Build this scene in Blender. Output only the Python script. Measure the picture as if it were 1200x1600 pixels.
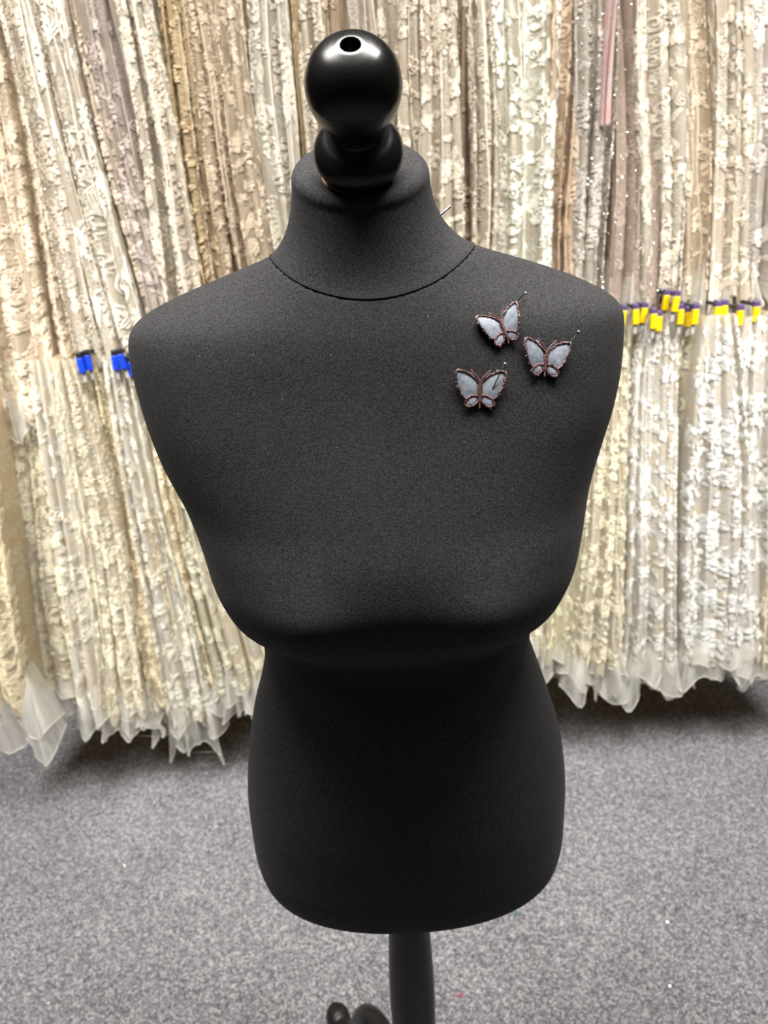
import bpy, bmesh, math, random
import numpy as np
from mathutils import Vector, Matrix
from mathutils.bvhtree import BVHTree

for o in list(bpy.data.objects):
    bpy.data.objects.remove(o, do_unlink=True)
SC = bpy.context.scene
COL = SC.collection
R = math.radians

# ------------------------------------------------------------------ camera
PITCH, ROLL, FPX, CH = 24.0, 3.0, 1100.0, 1.5
FORM_Y = 0.58
_p, _r = R(PITCH), R(ROLL)
FWD = np.array([0, math.cos(_p), -math.sin(_p)])
_up = np.array([0, math.sin(_p), math.cos(_p)])
_rt = np.array([1.0, 0, 0])
RT = math.cos(_r) * _rt - math.sin(_r) * _up
UP = math.cos(_r) * _up + math.sin(_r) * _rt
CAM = np.array([0, 0, CH])
cd = bpy.data.cameras.new('camera')
cam = bpy.data.objects.new('camera', cd)
COL.objects.link(cam)
M = Matrix.Identity(4)
for i in range(3):
    M[i][0], M[i][1], M[i][2], M[i][3] = RT[i], UP[i], -FWD[i], CAM[i]
cam.matrix_world = M
cd.sensor_fit = 'VERTICAL'
cd.sensor_height = 36
cd.lens = 36 * FPX / 1600
cd.clip_start = 0.02
cd.dof.use_dof = True
cd.dof.focus_distance = 0.53
cd.dof.aperture_fstop = 7.5
SC.camera = cam


def ray(x, y):
    return FWD + RT * (x - 600) / FPX + UP * (800 - y) / FPX


def at(x, y, Y):
    """point at depth Y that is seen at picture position x, y"""
    d = ray(x, y)
    return CAM + d * (Y / d[1])


# ------------------------------------------------------------------ light
w = bpy.data.worlds.new('world')
SC.world = w
w.use_nodes = True
bg = w.node_tree.nodes['Background']
bg.inputs[0].default_value = (1.0, 0.94, 0.86, 1)
bg.inputs[1].default_value = 0.018


def area(name, loc, sx, sy, watts, col=(1, 0.965, 0.92), rot=(0, 0, 0)):
    l = bpy.data.lights.new(name, 'AREA')
    l.shape = 'RECTANGLE'
    l.size, l.size_y, l.energy, l.color = sx, sy, watts, col
    o = bpy.data.objects.new(name, l)
    o.location = loc
    o.rotation_euler = rot
    COL.objects.link(o)
    return o


# ceiling panel above the form
area('ceiling_light_form', (0.02, 0.52, 2.72), 1.60, 0.40, 58)
for sx, wt in ((-1, 10), (1, 9.5)):
    # added lamps without a known source, angled to brighten the rack
    lo = area('added_rack_light', (sx * 1.20, 0.15, 2.72), 0.60, 0.60, wt)
    lo.rotation_euler = (Vector((sx * 0.85, 1.5, 0.65)) - lo.location).to_track_quat('-Z', 'Y').to_euler()
    lo.data.spread = R(60)
vs = SC.view_settings
vs.view_transform = 'Standard'
vs.look = 'None'
vs.gamma = 1
vs.use_curve_mapping = False
vs.exposure = 0.42
SC.cycles.transparent_max_bounces = 10
SC.cycles.max_bounces = 8
SC.cycles.sample_clamp_indirect = 6

# ------------------------------------------------------------------ helpers


def lin(c):
    r = []
    for v in c[:3]:
        v /= 255.0
        r.append(v / 12.92 if v <= 0.04045 else ((v + 0.055) / 1.055) ** 2.4)
    return (*r, 1.0)


def tag(o, label=None, cat=None, group=None, kind=None):
    if label: o['label'] = label
    if cat: o['category'] = cat
    if group: o['group'] = group
    if kind: o['kind'] = kind
    return o


def empty(name, loc):
    o = bpy.data.objects.new(name, None)
    o.empty_display_size = 0.05
    o.location = loc
    COL.objects.link(o)
    return o


def put(name, me, mat=None, parent=None):
    o = bpy.data.objects.new(name, me)
    COL.objects.link(o)
    if mat is not None and not me.materials:
        me.materials.append(mat)
    if parent is not None:
        o.parent = parent
        # vertices are given in world coordinates: cancel the parent's place
        if parent.type == 'EMPTY':
            o.matrix_parent_inverse = Matrix.Translation(-parent.location)
    return o


def mesh(name, v, f, smooth=True):
    me = bpy.data.meshes.new(name)
    me.from_pydata([tuple(map(float, p)) for p in v], [], [tuple(map(int, q)) for q in f])
    if smooth:
        me.polygons.foreach_set('use_smooth', [True] * len(me.polygons))
    me.update()
    return me


def np_mesh(name, V, F, uv=None, smooth=True):
    """fast mesh from arrays; F is (n,3) or (n,4)"""
    V = np.asarray(V, dtype=np.float32)
    F = np.asarray(F, dtype=np.int32)
    k = F.shape[1]
    me = bpy.data.meshes.new(name)
    me.vertices.add(len(V))
    me.vertices.foreach_set('co', V.ravel())
    me.loops.add(F.size)
    me.loops.foreach_set('vertex_index', F.ravel())
    me.polygons.add(len(F))
    me.polygons.foreach_set('loop_start', np.arange(0, F.size, k, dtype=np.int32))
    if smooth:
        me.polygons.foreach_set('use_smooth', np.ones(len(F), dtype=bool))
    if uv is not None:
        ul = me.uv_layers.new(name='uv')
        ul.data.foreach_set('uv', np.asarray(uv, dtype=np.float32)[F.ravel()].ravel())
    me.update(calc_edges=True)
    return me


def grid_faces(nr, nc, wrap=False):
    i = np.arange(nr - 1)[:, None]
    j = np.arange(nc if wrap else nc - 1)[None, :]
    j2 = (j + 1) % nc
    return np.stack([i * nc + j, i * nc + j2, (i + 1) * nc + j2, (i + 1) * nc + j], -1).reshape(-1, 4)


def join(parts):
    """list of (V,F3/F4) -> one"""
    Vs, Fs, n = [], [], 0
    for V, F in parts:
        Vs.append(V)
        Fs.append(np.asarray(F) + n)
        n += len(V)
    return np.concatenate(Vs), np.concatenate(Fs)


def tube(pts, rad, ns=8, closed=False):
    """quad tube along points (arrays); caps by collapsing the end radius"""
    P = np.asarray(pts, float)
    n = len(P)
    rad = np.broadcast_to(np.asarray(rad, float), (n,))
    if closed:
        T = np.roll(P, -1, 0) - np.roll(P, 1, 0)
    else:
        T = np.gradient(P, axis=0)
    T /= np.linalg.norm(T, axis=1, keepdims=True) + 1e-12
    ref = np.array([0, 0, 1.0]) if abs(T[0][2]) < 0.9 else np.array([1.0, 0, 0])
    N = np.zeros_like(P)
    nrm = ref - T[0] * (ref @ T[0])
    for i in range(n):
        nrm = nrm - T[i] * (nrm @ T[i])
        nrm /= np.linalg.norm(nrm) + 1e-12
        N[i] = nrm
    B = np.cross(T, N)
    a = np.linspace(0, 2 * math.pi, ns, endpoint=False)
    V = P[:, None, :] + rad[:, None, None] * (np.cos(a)[None, :, None] * N[:, None, :] + np.sin(a)[None, :, None] * B[:, None, :])
    V = V.reshape(-1, 3)
    if closed:
        F = grid_faces(n + 1, ns, True) % (n * ns)
        return V, F
    F = grid_faces(n, ns, True)
    V = np.concatenate([V, P[:1], P[-1:]])
    c0, c1 = n * ns, n * ns + 1
    e = []
    for j in range(0, ns, 2):
        e.append((c0, (j + 2) % ns, j + 1, j))
        b = (n - 1) * ns
        e.append((c1, b + j, b + j + 1, b + (j + 2) % ns))
    return V, np.concatenate([F, np.array(e)])


def lathe(prof, ns=48, origin=(0, 0, 0), axis=(0, 0, 1)):
    """profile [(r,h)] turned around an axis"""
    ax = Vector(axis).normalized()
    q = Vector((0, 0, 1)).rotation_difference(ax).to_matrix()
    q = np.array(q)
    pr = np.asarray(prof, float)
    a = np.linspace(0, 2 * math.pi, ns, endpoint=False)
    V = np.stack([pr[:, 0:1] * np.cos(a), pr[:, 0:1] * np.sin(a), np.repeat(pr[:, 1:2], ns, 1)], -1).reshape(-1, 3)
    return V @ q.T + np.asarray(origin, float), grid_faces(len(pr), ns, True)


def pchip(xs, ys, x):
    """monotone cubic through points"""
    xs, ys = np.asarray(xs, float), np.asarray(ys, float)
    h = np.diff(xs)
    d = np.diff(ys) / h
    m = np.zeros_like(ys)
    m[0], m[-1] = d[0], d[-1]
    for i in range(1, len(xs) - 1):
        if d[i - 1] * d[i] > 0:
            w1, w2 = 2 * h[i] + h[i - 1], h[i] + 2 * h[i - 1]
            m[i] = (w1 + w2) / (w1 / d[i - 1] + w2 / d[i])
    k = np.clip(np.searchsorted(xs, x) - 1, 0, len(h) - 1)
    t = (x - xs[k]) / h[k]
    return ((1 + 2 * t) * (1 - t) ** 2 * ys[k] + t * (1 - t) ** 2 * h[k] * m[k]
            + t * t * (3 - 2 * t) * ys[k + 1] + t * t * (t - 1) * h[k] * m[k + 1])


def box(c, s):
    c, s = np.asarray(c, float), np.asarray(s, float) / 2
    V = np.array([[x, y, z] for x in (-1, 1) for y in (-1, 1) for z in (-1, 1)]) * s + c
    F = np.array([(0, 1, 3, 2), (4, 6, 7, 5), (0, 4, 5, 1), (2, 3, 7, 6), (0, 2, 6, 4), (1, 5, 7, 3)])
    return V, F


def bevel_box(c, s, b):
    """box with chamfered edges"""
    bm = bmesh.new()
    bmesh.ops.create_cube(bm, size=1)
    for v in bm.verts:
        v.co = Vector([v.co[i] * s[i] + c[i] for i in range(3)])
    bmesh.ops.bevel(bm, geom=bm.edges[:], offset=b, segments=2, affect='EDGES', profile=0.5)
    me = bpy.data.meshes.new('bevel_box')
    bm.to_mesh(me)
    bm.free()
    return me


# ------------------------------------------------------------------ materials


class NT:
    def __init__(self, name):
        self.m = bpy.data.materials.new(name)
        self.m.use_nodes = True
        self.t = self.m.node_tree
        self.b = self.t.nodes['Principled BSDF']
        self.out = self.t.nodes['Material Output']

    def n(self, typ, **kw):
        x = self.t.nodes.new(typ)
        for k, v in kw.items():
            if k in x.inputs:
                x.inputs[k].default_value = v
            else:
                setattr(x, k, v)
        return x

    def l(self, a, b):
        self.t.links.new(a, b)

    def coord(self, kind='Object', scale=(1, 1, 1)):
        tc = self.n('ShaderNodeTexCoord')
        mp = self.n('ShaderNodeMapping')
        mp.inputs['Scale'].default_value = scale
        self.l(tc.outputs[kind], mp.inputs[0])
        return mp.outputs[0]

    def ramp(self, src, stops):
        r = self.n('ShaderNodeValToRGB')
        e = r.color_ramp.elements
        while len(e) < len(stops):
            e.new(0.5)
        for k, (p, c) in zip(e, stops):
            k.position = p
            k.color = c if len(c) == 4 else (*c, 1)
        self.l(src, r.inputs[0])
        return r.outputs[0]

    def mixc(self, fac, a, b, mode='MIX'):
        x = self.n('ShaderNodeMix', data_type='RGBA', blend_type=mode)
        for s, v in ((x.inputs[0], fac), (x.inputs[6], a), (x.inputs[7], b)):
            if hasattr(v, 'is_output'):
                self.l(v, s)
            else:
                s.default_value = v
        return x.outputs[2]

    def math(self, op, a, b=0.0):
        x = self.n('ShaderNodeMath', operation=op)
        for s, v in ((x.inputs[0], a), (x.inputs[1], b)):
            if hasattr(v, 'is_output'):
                self.l(v, s)
            else:
                s.default_value = v
        return x.outputs[0]

    def bump(self, h, strength, dist):
        x = self.n('ShaderNodeBump')
        x.inputs['Strength'].default_value = strength
        x.inputs['Distance'].default_value = dist
        self.l(h, x.inputs['Height'])
        self.l(x.outputs[0], self.b.inputs['Normal'])
        return x.outputs[0]


def plain(name, col, rough=0.5, metal=0.0, spec=0.5, var=0.06, scale=40):
    k = NT(name)
    c = k.coord('Object')
    nz = k.n('ShaderNodeTexNoise', Scale=scale, Detail=4.0)
    k.l(c, nz.inputs['Vector'])
    L = lin(col)
    k.l(k.mixc(nz.outputs[0], tuple(v * (1 - var) for v in L[:3]) + (1,), tuple(min(1, v * (1 + var)) for v in L[:3]) + (1,)), k.b.inputs['Base Color'])
    k.b.inputs['Roughness'].default_value = rough
    k.b.inputs['Metallic'].default_value = metal
    k.b.inputs['Specular IOR Level'].default_value = spec
    return k.m


def m_jersey():
    k = NT('black_jersey')
    c = k.coord('Object')
    wv = k.n('ShaderNodeTexWave', wave_type='BANDS', bands_direction='X', Scale=215.0, Distortion=0.5, Detail=1.0)
    wv.inputs['Detail Scale'].default_value = 2.0
    k.l(k.coord('UV'), wv.inputs['Vector'])
    fine = k.n('ShaderNodeTexNoise', Scale=700.0, Detail=2.0)
    k.l(c, fine.inputs['Vector'])
    mid = k.n('ShaderNodeTexNoise', Scale=22.0, Detail=5.0, Roughness=0.65)
    k.l(c, mid.inputs['Vector'])
    h = k.math('ADD', k.math('MULTIPLY', wv.outputs[0], 0.4), k.math('MULTIPLY', fine.outputs[0], 0.9))
    k.bump(h, 0.5, 0.0006)
    base = k.mixc(k.ramp(mid.outputs[0], [(0.35, (0, 0, 0)), (0.7, (1, 1, 1))]), (0.0210, 0.0208, 0.0216, 1), (0.030, 0.0297, 0.0308, 1))
    tw = k.mixc(k.ramp(fine.outputs[0], [(0.38, (0, 0, 0)), (0.66, (1, 1, 1))]), base, (0.058, 0.0572, 0.0588, 1))
    # lint specks
    vo = k.n('ShaderNodeTexVoronoi', Scale=55.0)
    k.l(c, vo.inputs['Vector'])
    lint = k.math('LESS_THAN', vo.outputs['Distance'], 0.035)
    col = k.mixc(k.math('MULTIPLY', lint, 0.6), tw, (0.25, 0.24, 0.23, 1))
    k.l(col, k.b.inputs['Base Color'])
    k.b.inputs['Roughness'].default_value = 0.78
    k.b.inputs['Specular IOR Level'].default_value = 0.12
    k.b.inputs['Sheen Weight'].default_value = 0.05
    k.b.inputs['Sheen Roughness'].default_value = 0.5
    return k.m


def m_blackwood(name, rough, rings):
    k = NT(name)
    c = k.coord('Object')
    wv = k.n('ShaderNodeTexNoise', Scale=260.0, Detail=3.0)
    mp = k.n('ShaderNodeMapping')
    mp.inputs['Scale'].default_value = (0.06, 0.06, 1.0)
    k.l(c, mp.inputs[0])
    k.l(mp.outputs[0], wv.inputs['Vector'])
    k.bump(wv.outputs[0], 0.18 if rings else 0.1, 0.0006)
    k.b.inputs['Base Color'].default_value = (0.006, 0.006, 0.0062, 1)
    k.l(k.ramp(wv.outputs[0], [(0.3, (rough - 0.05,) * 3), (0.7, (rough + 0.08,) * 3)]), k.b.inputs['Roughness'])
    k.b.inputs['Specular IOR Level'].default_value = 0.55
    return k.m


def m_carpet():
    k = NT('grey_carpet')
    c = k.coord('Object')
    a = k.n('ShaderNodeTexVoronoi', Scale=260.0)
    b = k.n('ShaderNodeTexVoronoi', Scale=480.0)
    d = k.n('ShaderNodeTexNoise', Scale=6.0, Detail=5.0)
    e = k.n('ShaderNodeTexNoise', Scale=70.0, Detail=3.0)
    for q in (a, b, d, e):
        k.l(c, q.inputs['Vector'])
    va, vb = k.n('ShaderNodeSeparateColor'), k.n('ShaderNodeSeparateColor')
    k.l(a.outputs['Color'], va.inputs[0])
    k.l(b.outputs['Color'], vb.inputs[0])
    s = k.math('ADD', k.math('ADD', k.math('MULTIPLY', va.outputs[0], 0.36), k.math('MULTIPLY', vb.outputs[0], 0.34)), k.math('MULTIPLY', e.outputs[0], 0.30))
    col = k.ramp(s, [(0.2, lin((68, 67, 71))), (0.5, lin((120, 119, 123))), (0.8, lin((186, 184, 187)))])
    big = k.ramp(d.outputs[0], [(0.3, (0.86,) * 3), (0.7, (1.05,) * 3)])
    k.l(k.mixc(1.0, col, big, 'MULTIPLY'), k.b.inputs['Base Color'])
    k.bump(s, 0.5, 0.003)
    k.b.inputs['Roughness'].default_value = 0.95
    k.b.inputs['Specular IOR Level'].default_value = 0.1
    return k.m


def m_fabric(name, col, sheer=0.1, fine=1.0, glit=0.0):
    """woven or net ground of a lace length: vertical crinkle, net and raised thread pattern (uv in metres)"""
    k = NT(name)
    uv = k.coord('UV')
    L = lin(col)
    # vertical crinkle
    mp = k.n('ShaderNodeMapping')
    mp.inputs['Scale'].default_value = (260, 9, 1)
    k.l(uv, mp.inputs[0])
    cr = k.n('ShaderNodeTexNoise', Scale=1.0, Detail=4.0, Roughness=0.6)
    k.l(mp.outputs[0], cr.inputs['Vector'])
    # thread pattern of the lace: distorted cells
    dn = k.n('ShaderNodeTexNoise', Scale=45.0, Detail=2.0)
    k.l(uv, dn.inputs['Vector'])
    wv = k.mixc(0.035, uv, dn.outputs[1], 'ADD')
    vo = k.n('ShaderNodeTexVoronoi', Scale=120.0 * fine, feature='DISTANCE_TO_EDGE')
    k.l(wv, vo.inputs['Vector'])
    th = k.ramp(vo.outputs['Distance'], [(0.04, (1, 1, 1)), (0.16, (0, 0, 0))])
    vo2 = k.n('ShaderNodeTexVoronoi', Scale=260.0 * fine)
    k.l(uv, vo2.inputs['Vector'])
    dots = k.ramp(vo2.outputs['Distance'], [(0.2, (1, 1, 1)), (0.45, (0, 0, 0))])
    msk = k.n('ShaderNodeTexNoise', Scale=16.0, Detail=2.0)
    k.l(uv, msk.inputs['Vector'])
    area_ = k.ramp(msk.outputs[0], [(0.42, (0, 0, 0)), (0.56, (1, 1, 1))])
    lace = k.math('MULTIPLY', k.math('MAXIMUM', th, k.math('MULTIPLY', dots, 0.6)), area_)
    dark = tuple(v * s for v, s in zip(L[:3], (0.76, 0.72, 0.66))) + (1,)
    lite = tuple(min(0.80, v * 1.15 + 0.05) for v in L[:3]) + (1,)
    c0 = k.mixc(k.ramp(cr.outputs[0], [(0.3, (0, 0, 0)), (0.65, (1, 1, 1))]), dark, L)  # crease shade put into the colour: crinkle lows take the darker tone
    c1 = k.mixc(k.math('MULTIPLY', lace, 0.9), c0, lite)
    k.l(c1, k.b.inputs['Base Color'])
    h = k.math('ADD', k.math('MULTIPLY', cr.outputs[0], 0.6), lace)
    nrm = k.bump(h, 0.6, 0.0016)
    k.b.inputs['Roughness'].default_value = 0.7
    k.b.inputs['Specular IOR Level'].default_value = 0.2
    tl = k.n('ShaderNodeBsdfTranslucent')
    k.l(c1, tl.inputs[0])
    k.l(nrm, tl.inputs['Normal'])
    m1 = k.n('ShaderNodeMixShader')
    m1.inputs[0].default_value = 0.38
    k.l(k.b.outputs[0], m1.inputs[1])
    k.l(tl.outputs[0], m1.inputs[2])
    sh = m1.outputs[0]
    if glit > 0:
        vg = k.n('ShaderNodeTexVoronoi', Scale=420.0)
        k.l(uv, vg.inputs['Vector'])
        gm = k.math('LESS_THAN', vg.outputs['Distance'], glit)
        gl = k.n('ShaderNodeBsdfGlossy', Roughness=0.25)
        gl.inputs[0].default_value = (1, 0.97, 0.92, 1)
        m3 = k.n('ShaderNodeMixShader')
        k.l(k.math('MULTIPLY', gm, 0.7), m3.inputs[0])
        k.l(sh, m3.inputs[1])
        k.l(gl.outputs[0], m3.inputs[2])
        sh = m3.outputs[0]
    if sheer > 0:
        tr = k.n('ShaderNodeBsdfTransparent')
        m2 = k.n('ShaderNodeMixShader')
        k.l(k.math('MULTIPLY', k.math('SUBTRACT', 1.0, k.math('MULTIPLY', lace, 0.85)), sheer), m2.inputs[0])
        k.l(sh, m2.inputs[1])
        k.l(tr.outputs[0], m2.inputs[2])
        sh = m2.outputs[0]
    k.l(sh, k.out.inputs[0])
    return k.m


def m_tulle(name, col, sheer):
    k = NT(name)
    c = k.coord('Object', (60, 60, 6))
    nz = k.n('ShaderNodeTexNoise', Scale=1.0, Detail=3.0)
    k.l(c, nz.inputs['Vector'])
    k.b.inputs['Base Color'].default_value = lin(col)
    k.b.inputs['Roughness'].default_value = 0.55
    tl = k.n('ShaderNodeBsdfTranslucent')
    tl.inputs[0].default_value = lin(col)
    m1 = k.n('ShaderNodeMixShader')
    m1.inputs[0].default_value = 0.35
    k.l(k.b.outputs[0], m1.inputs[1])
    k.l(tl.outputs[0], m1.inputs[2])
    tr = k.n('ShaderNodeBsdfTransparent')
    m2 = k.n('ShaderNodeMixShader')
    k.l(k.ramp(nz.outputs[0], [(0.3, (sheer - 0.12,) * 3), (0.7, (sheer + 0.12,) * 3)]), m2.inputs[0])
    k.l(m1.outputs[0], m2.inputs[1])
    k.l(tr.outputs[0], m2.inputs[2])
    k.l(m2.outputs[0], k.out.inputs[0])
    return k.m


def m_thread(name, col):
    k = NT(name)
    c = k.coord('Object')
    nz = k.n('ShaderNodeTexNoise', Scale=700.0, Detail=2.0)
    k.l(c, nz.inputs['Vector'])
    L = lin(col)
    k.l(k.mixc(nz.outputs[0], tuple(v * 0.8 for v in L[:3]) + (1,), tuple(min(0.88, v * 1.1) for v in L[:3]) + (1,)), k.b.inputs['Base Color'])
    k.bump(nz.outputs[0], 0.4, 0.0006)
    k.b.inputs['Roughness'].default_value = 0.45
    k.b.inputs['Specular IOR Level'].default_value = 0.4
    return k.m


MJ = m_jersey()
MW = m_blackwood('black_lacquered_wood', 0.25, True)
MWS = m_blackwood('black_satin_wood', 0.42, False)
MRAWWOOD = plain('raw_wood', (196, 140, 92), 0.6, var=0.25, scale=60)
MSEAM = plain('seam_thread', (14, 14, 14), 0.8)
MSTEEL = plain('pin_steel', (190, 190, 195), 0.22, 1.0)
MDSTEEL = plain('dark_pin_steel', (70, 70, 74), 0.3, 1.0)
MRAIL = plain('rail_chrome', (170, 170, 172), 0.3, 1.0)
MBEAD = plain('pearl_bead', (235, 228, 212), 0.18, 0.0, 0.8)
MSEQ = plain('silver_sequin', (240, 236, 228), 0.12, 1.0)

# ------------------------------------------------------------------ setting
fl = put('floor', np_mesh('floor', [(-4, -2.5, 0), (4, -2.5, 0), (4, 2.3, 0), (-4, 2.3, 0)], [(0, 1, 2, 3)]), m_carpet())
tag(fl, 'grey speckled loop carpet', None, None, 'structure')
wl = put('wall_back', np_mesh('wall_back', *box((0, 2.34, 1.4), (8, 0.08, 2.8))), plain('wall_paint', (196, 160, 104), 0.8))
tag(wl, 'tan wall behind the hanging lace', None, None, 'structure')
bb = put('baseboard_back', bevel_box((0, 2.285, 0.05), (8, 0.03, 0.10), 0.006), plain('skirting', (150, 128, 98), 0.6))
tag(bb, 'tan skirting along the wall', None, None, 'structure')

# ------------------------------------------------------------------ dress form
FX = 0.0
form = empty('dress_form', (0.004, FORM_Y, 0))
tag(form, 'black jersey dress form with black wooden finial on a turned pole stand', 'dress form')

# z, half width to either side, forward, backward, roundness front
SEC = [
    (0.768, .116, .114, .044, .080, 2.1), (0.771, .129, .128, .058, .096, 2.15), (0.778, .141, .141, .070, .108, 2.2), (0.792, .152, .155, .083, .116, 2.25),
    (0.82, .162, .171, .101, .122, 2.3), (0.86, .166, .175, .111, .126, 2.3), (0.92, .165, .174, .112, .122, 2.3),
    (0.98, .158, .168, .107, .108, 2.25), (1.04, .145, .152, .099, .092, 2.2), (1.085, .131, .137, .093, .082, 2.2),
    (1.11, .126, .130, .092, .082, 2.2), (1.14, .128, .133, .096, .086, 2.25), (1.160, .136, .140, .112, .090, 2.6),
    (1.182, .147, .150, .130, .093, 2.9), (1.21, .156, .160, .137, .097, 2.9), (1.24, .162, .166, .132, .100, 2.75),
    (1.275, .173, .172, .120, .104, 2.55), (1.31, .187, .181, .107, .105, 2.6), (1.34, .194, .189, .096, .104, 2.7),
    (1.37, .199, .194, .086, .101, 2.6), (1.392, .201, .195, .079, .097, 2.5), (1.408, .200, .195, .073, .094, 2.4),
    (1.418, .195, .190, .068, .091, 2.3), (1.426, .184, .179, .063, .088, 2.0), (1.434, .166, .163, .058, .085, 1.75), (1.444, .138, .138, .052, .081, 1.52),
    (1.454, .108, .108, .047, .076, 1.5), (1.462, .084, .080, .043, .070, 1.6), (1.475, .056, .054, .036, .060, 2.0),
]
S = np.array(SEC)
NZ, NS = 300, 160
zz = np.linspace(S[0, 0], S[-1, 0], NZ)
cols = [pchip(S[:, 0], S[:, i], zz) for i in range(1, 6)]


def smooth(a, n=3):
    for _ in range(n):
        b = a.copy()
        b[1:-1] = (a[:-2] + 2 * a[1:-1] + a[2:]) / 4
        a = b
    return a


aL, aR, fr, bk, nn = [smooth(c, 9) for c in cols]
th = np.linspace(0, 2 * math.pi, NS, endpoint=False)
ct, st = np.cos(th), np.sin(th)
body = np.zeros((len(zz), NS, 3))
for i, z in enumerate(zz):
    n = nn[i]
    cx = np.sign(ct) * np.abs(ct) ** (2 / n)
    cy = np.sign(st) * np.abs(st) ** (2 / np.where(st < 0, n, 2.2))
    x = np.where(cx > 0, aR[i], aL[i]) * cx
    y = np.where(cy > 0, bk[i], fr[i]) * cy
    # two soft bust points, jersey stretched between them
    g = math.exp(-((z - 1.203) / 0.036) ** 2)
    y -= np.where(cy < 0, g * (0.010 * (np.exp(-((x - .075) / .038) ** 2) + np.exp(-((x + .072) / .038) ** 2)) - 0.002), 0)
    # small dents and lumps under the jersey at the belly
    for (bx, bz, s, hh) in ((-0.0135, 1.033, .0042, .0030), (0.014, 1.052, .003, .0016)):
        y -= np.where(cy < 0, hh * np.exp(-((x - bx) / s) ** 2 - ((z - bz) / s) ** 2), 0)
    body[i] = np.stack([x, y, np.full(NS, z)], -1)
body[..., 0] += 0.004 + FX
body[..., 1] += FORM_Y
body_full = body.copy()


# what lies inside the neck seam sinks, so the neck cover closes over it
SRX, SRF, SRB = 0.0795, 0.0610, 0.066


def seam_r(x, y):
    return np.hypot((x - 0.0015) / SRX, (y - FORM_Y - 0.003) / np.where(y < FORM_Y + .003, SRF, SRB))


rr = seam_r(body[..., 0], body[..., 1])
body[..., 2] -= np.where(body[..., 2] > 1.38, np.clip((0.985 - rr) * 0.35, 0, 0.1), 0)
V = body.reshape(-1, 3)
F = grid_faces(len(zz), NS, True)
# flat underside and closed top
nb = len(V)
V = np.concatenate([V, [[0.006, FORM_Y, 0.767]], [[0.004, FORM_Y + .008, 1.40]]])
F = np.concatenate([F, [(nb, (j + 1) % NS, j, j) for j in range(NS)], [(nb + 1, nb - NS + j, nb - NS + (j + 1) % NS, nb - NS + (j + 1) % NS) for j in range(NS)]])
tri = [tuple(dict.fromkeys(map(int, q))) for q in F]
bme = mesh('torso', V, tri)


def ring_uv(me, nc, n, zcol):
    ul = me.uv_layers.new(name='uv')
    vi = np.zeros(len(me.loops), dtype=np.int32)
    me.loops.foreach_get('vertex_index', vi)
    co = np.zeros(len(me.vertices) * 3, dtype=np.float32)
    me.vertices.foreach_get('co', co)
    u = np.abs(((vi % nc) / nc) - .5) * 2 * zcol
    ul.data.foreach_set('uv', np.stack([u, co.reshape(-1, 3)[vi, 2]], -1).astype(np.float32).ravel())


ring_uv(bme, NS, 0, .48)
torso = put('torso', bme, MJ, form)
BVH = BVHTree.FromPolygons([Vector(v) for v in V], tri)
BVH0 = BVHTree.FromPolygons([Vector(v) for v in body_full.reshape(-1, 3)], [tuple(map(int, q)) for q in grid_faces(NZ, NS, True)])


def hit(px, py):
    d = Vector(ray(px, py)).normalized()
    loc, nrm, _, _ = BVH.ray_cast(Vector(CAM), d)
    return loc, nrm


# hem seam under the torso edge
k0 = int(np.argmin(np.abs(zz - 0.778)))
hem = put('hem_seam', np_mesh('hem_seam', *tube(body[k0], 0.0012, 6, True)), MSEAM, form)

# neck: seam loop lies on the torso, cap tilted towards the front
NCX, NCY = 0.0, FORM_Y + 0.006
CAPT = R(29)
cap_c = np.array([-0.0045, FORM_Y + 0.000, 1.515])
capx = np.array([1.0, 0, 0])
capy = np.array([0, math.cos(CAPT), math.sin(CAPT)])      # towards the back, rising
capn = np.array([0, -math.sin(CAPT), math.cos(CAPT)])     # cap normal leaning to the front
NSN = 120
tn = np.linspace(0, 2 * math.pi, NSN, endpoint=False)
seam = []
for t in tn:
    px, py = 0.0015 + SRX * math.cos(t), FORM_Y + .003 + (SRF if math.sin(t) < 0 else SRB) * math.sin(t)
    loc, nr, _, _ = BVH0.ray_cast(Vector((px, py, 1.7)), Vector((0, 0, -1)))
    seam.append(np.array(loc) + np.array(nr) * (0.0004 if nr.z > 0 else -0.0004))
seam = np.array(seam)
for _ in range(6):
    seam = (np.roll(seam, 1, 0) + 2 * seam + np.roll(seam, -1, 0)) / 4
rim = cap_c + 0.0515 * np.cos(tn)[:, None] * capx + 0.0485 * np.sin(tn)[:, None] * capy
rows = []
ctrl = rim * np.array([1, 1, 0]) + np.array([0, 0, 1]) * (seam[:, 2:3] * 0.72 + rim[:, 2:3] * 0.28)
ctrl[:, :2] = cap_c[:2] + (ctrl[:, :2] - cap_c[:2]) * 1.04
for s in np.linspace(0, 1, 34):
    rows.append((1 - s) ** 2 * seam + 2 * s * (1 - s) * ctrl + s * s * rim)
rows[0] = seam - np.array([0, 0, 0.001])
# rounded lip and the top of the cap
for a in np.linspace(0.15, 1, 8) * math.pi / 2:
    q = 0.009
    rr = 1 - q / 0.05 * (1 - math.cos(a))
    rows.append(cap_c + (rim - cap_c) * rr + capn * q * math.sin(a))
for rr, dz in ((0.70, 0.0088), (0.60, 0.0078), (0.50, 0.0066), (0.40, 0.0058), (0.385, 0.003), (0.385, -0.01)):
    rows.append(cap_c + (rim - cap_c) * rr + capn * dz)
neck = put('neck_cover', np_mesh('neck_cover', np.concatenate(rows), grid_faces(len(rows), NSN, True)), MJ, form)
ring_uv(neck.data, NSN, 0, .20)
put('seam', np_mesh('seam', *tube(seam + np.array([0, 0, 0.0003]), 0.0005, 6, True)), MSEAM, neck)
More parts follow.
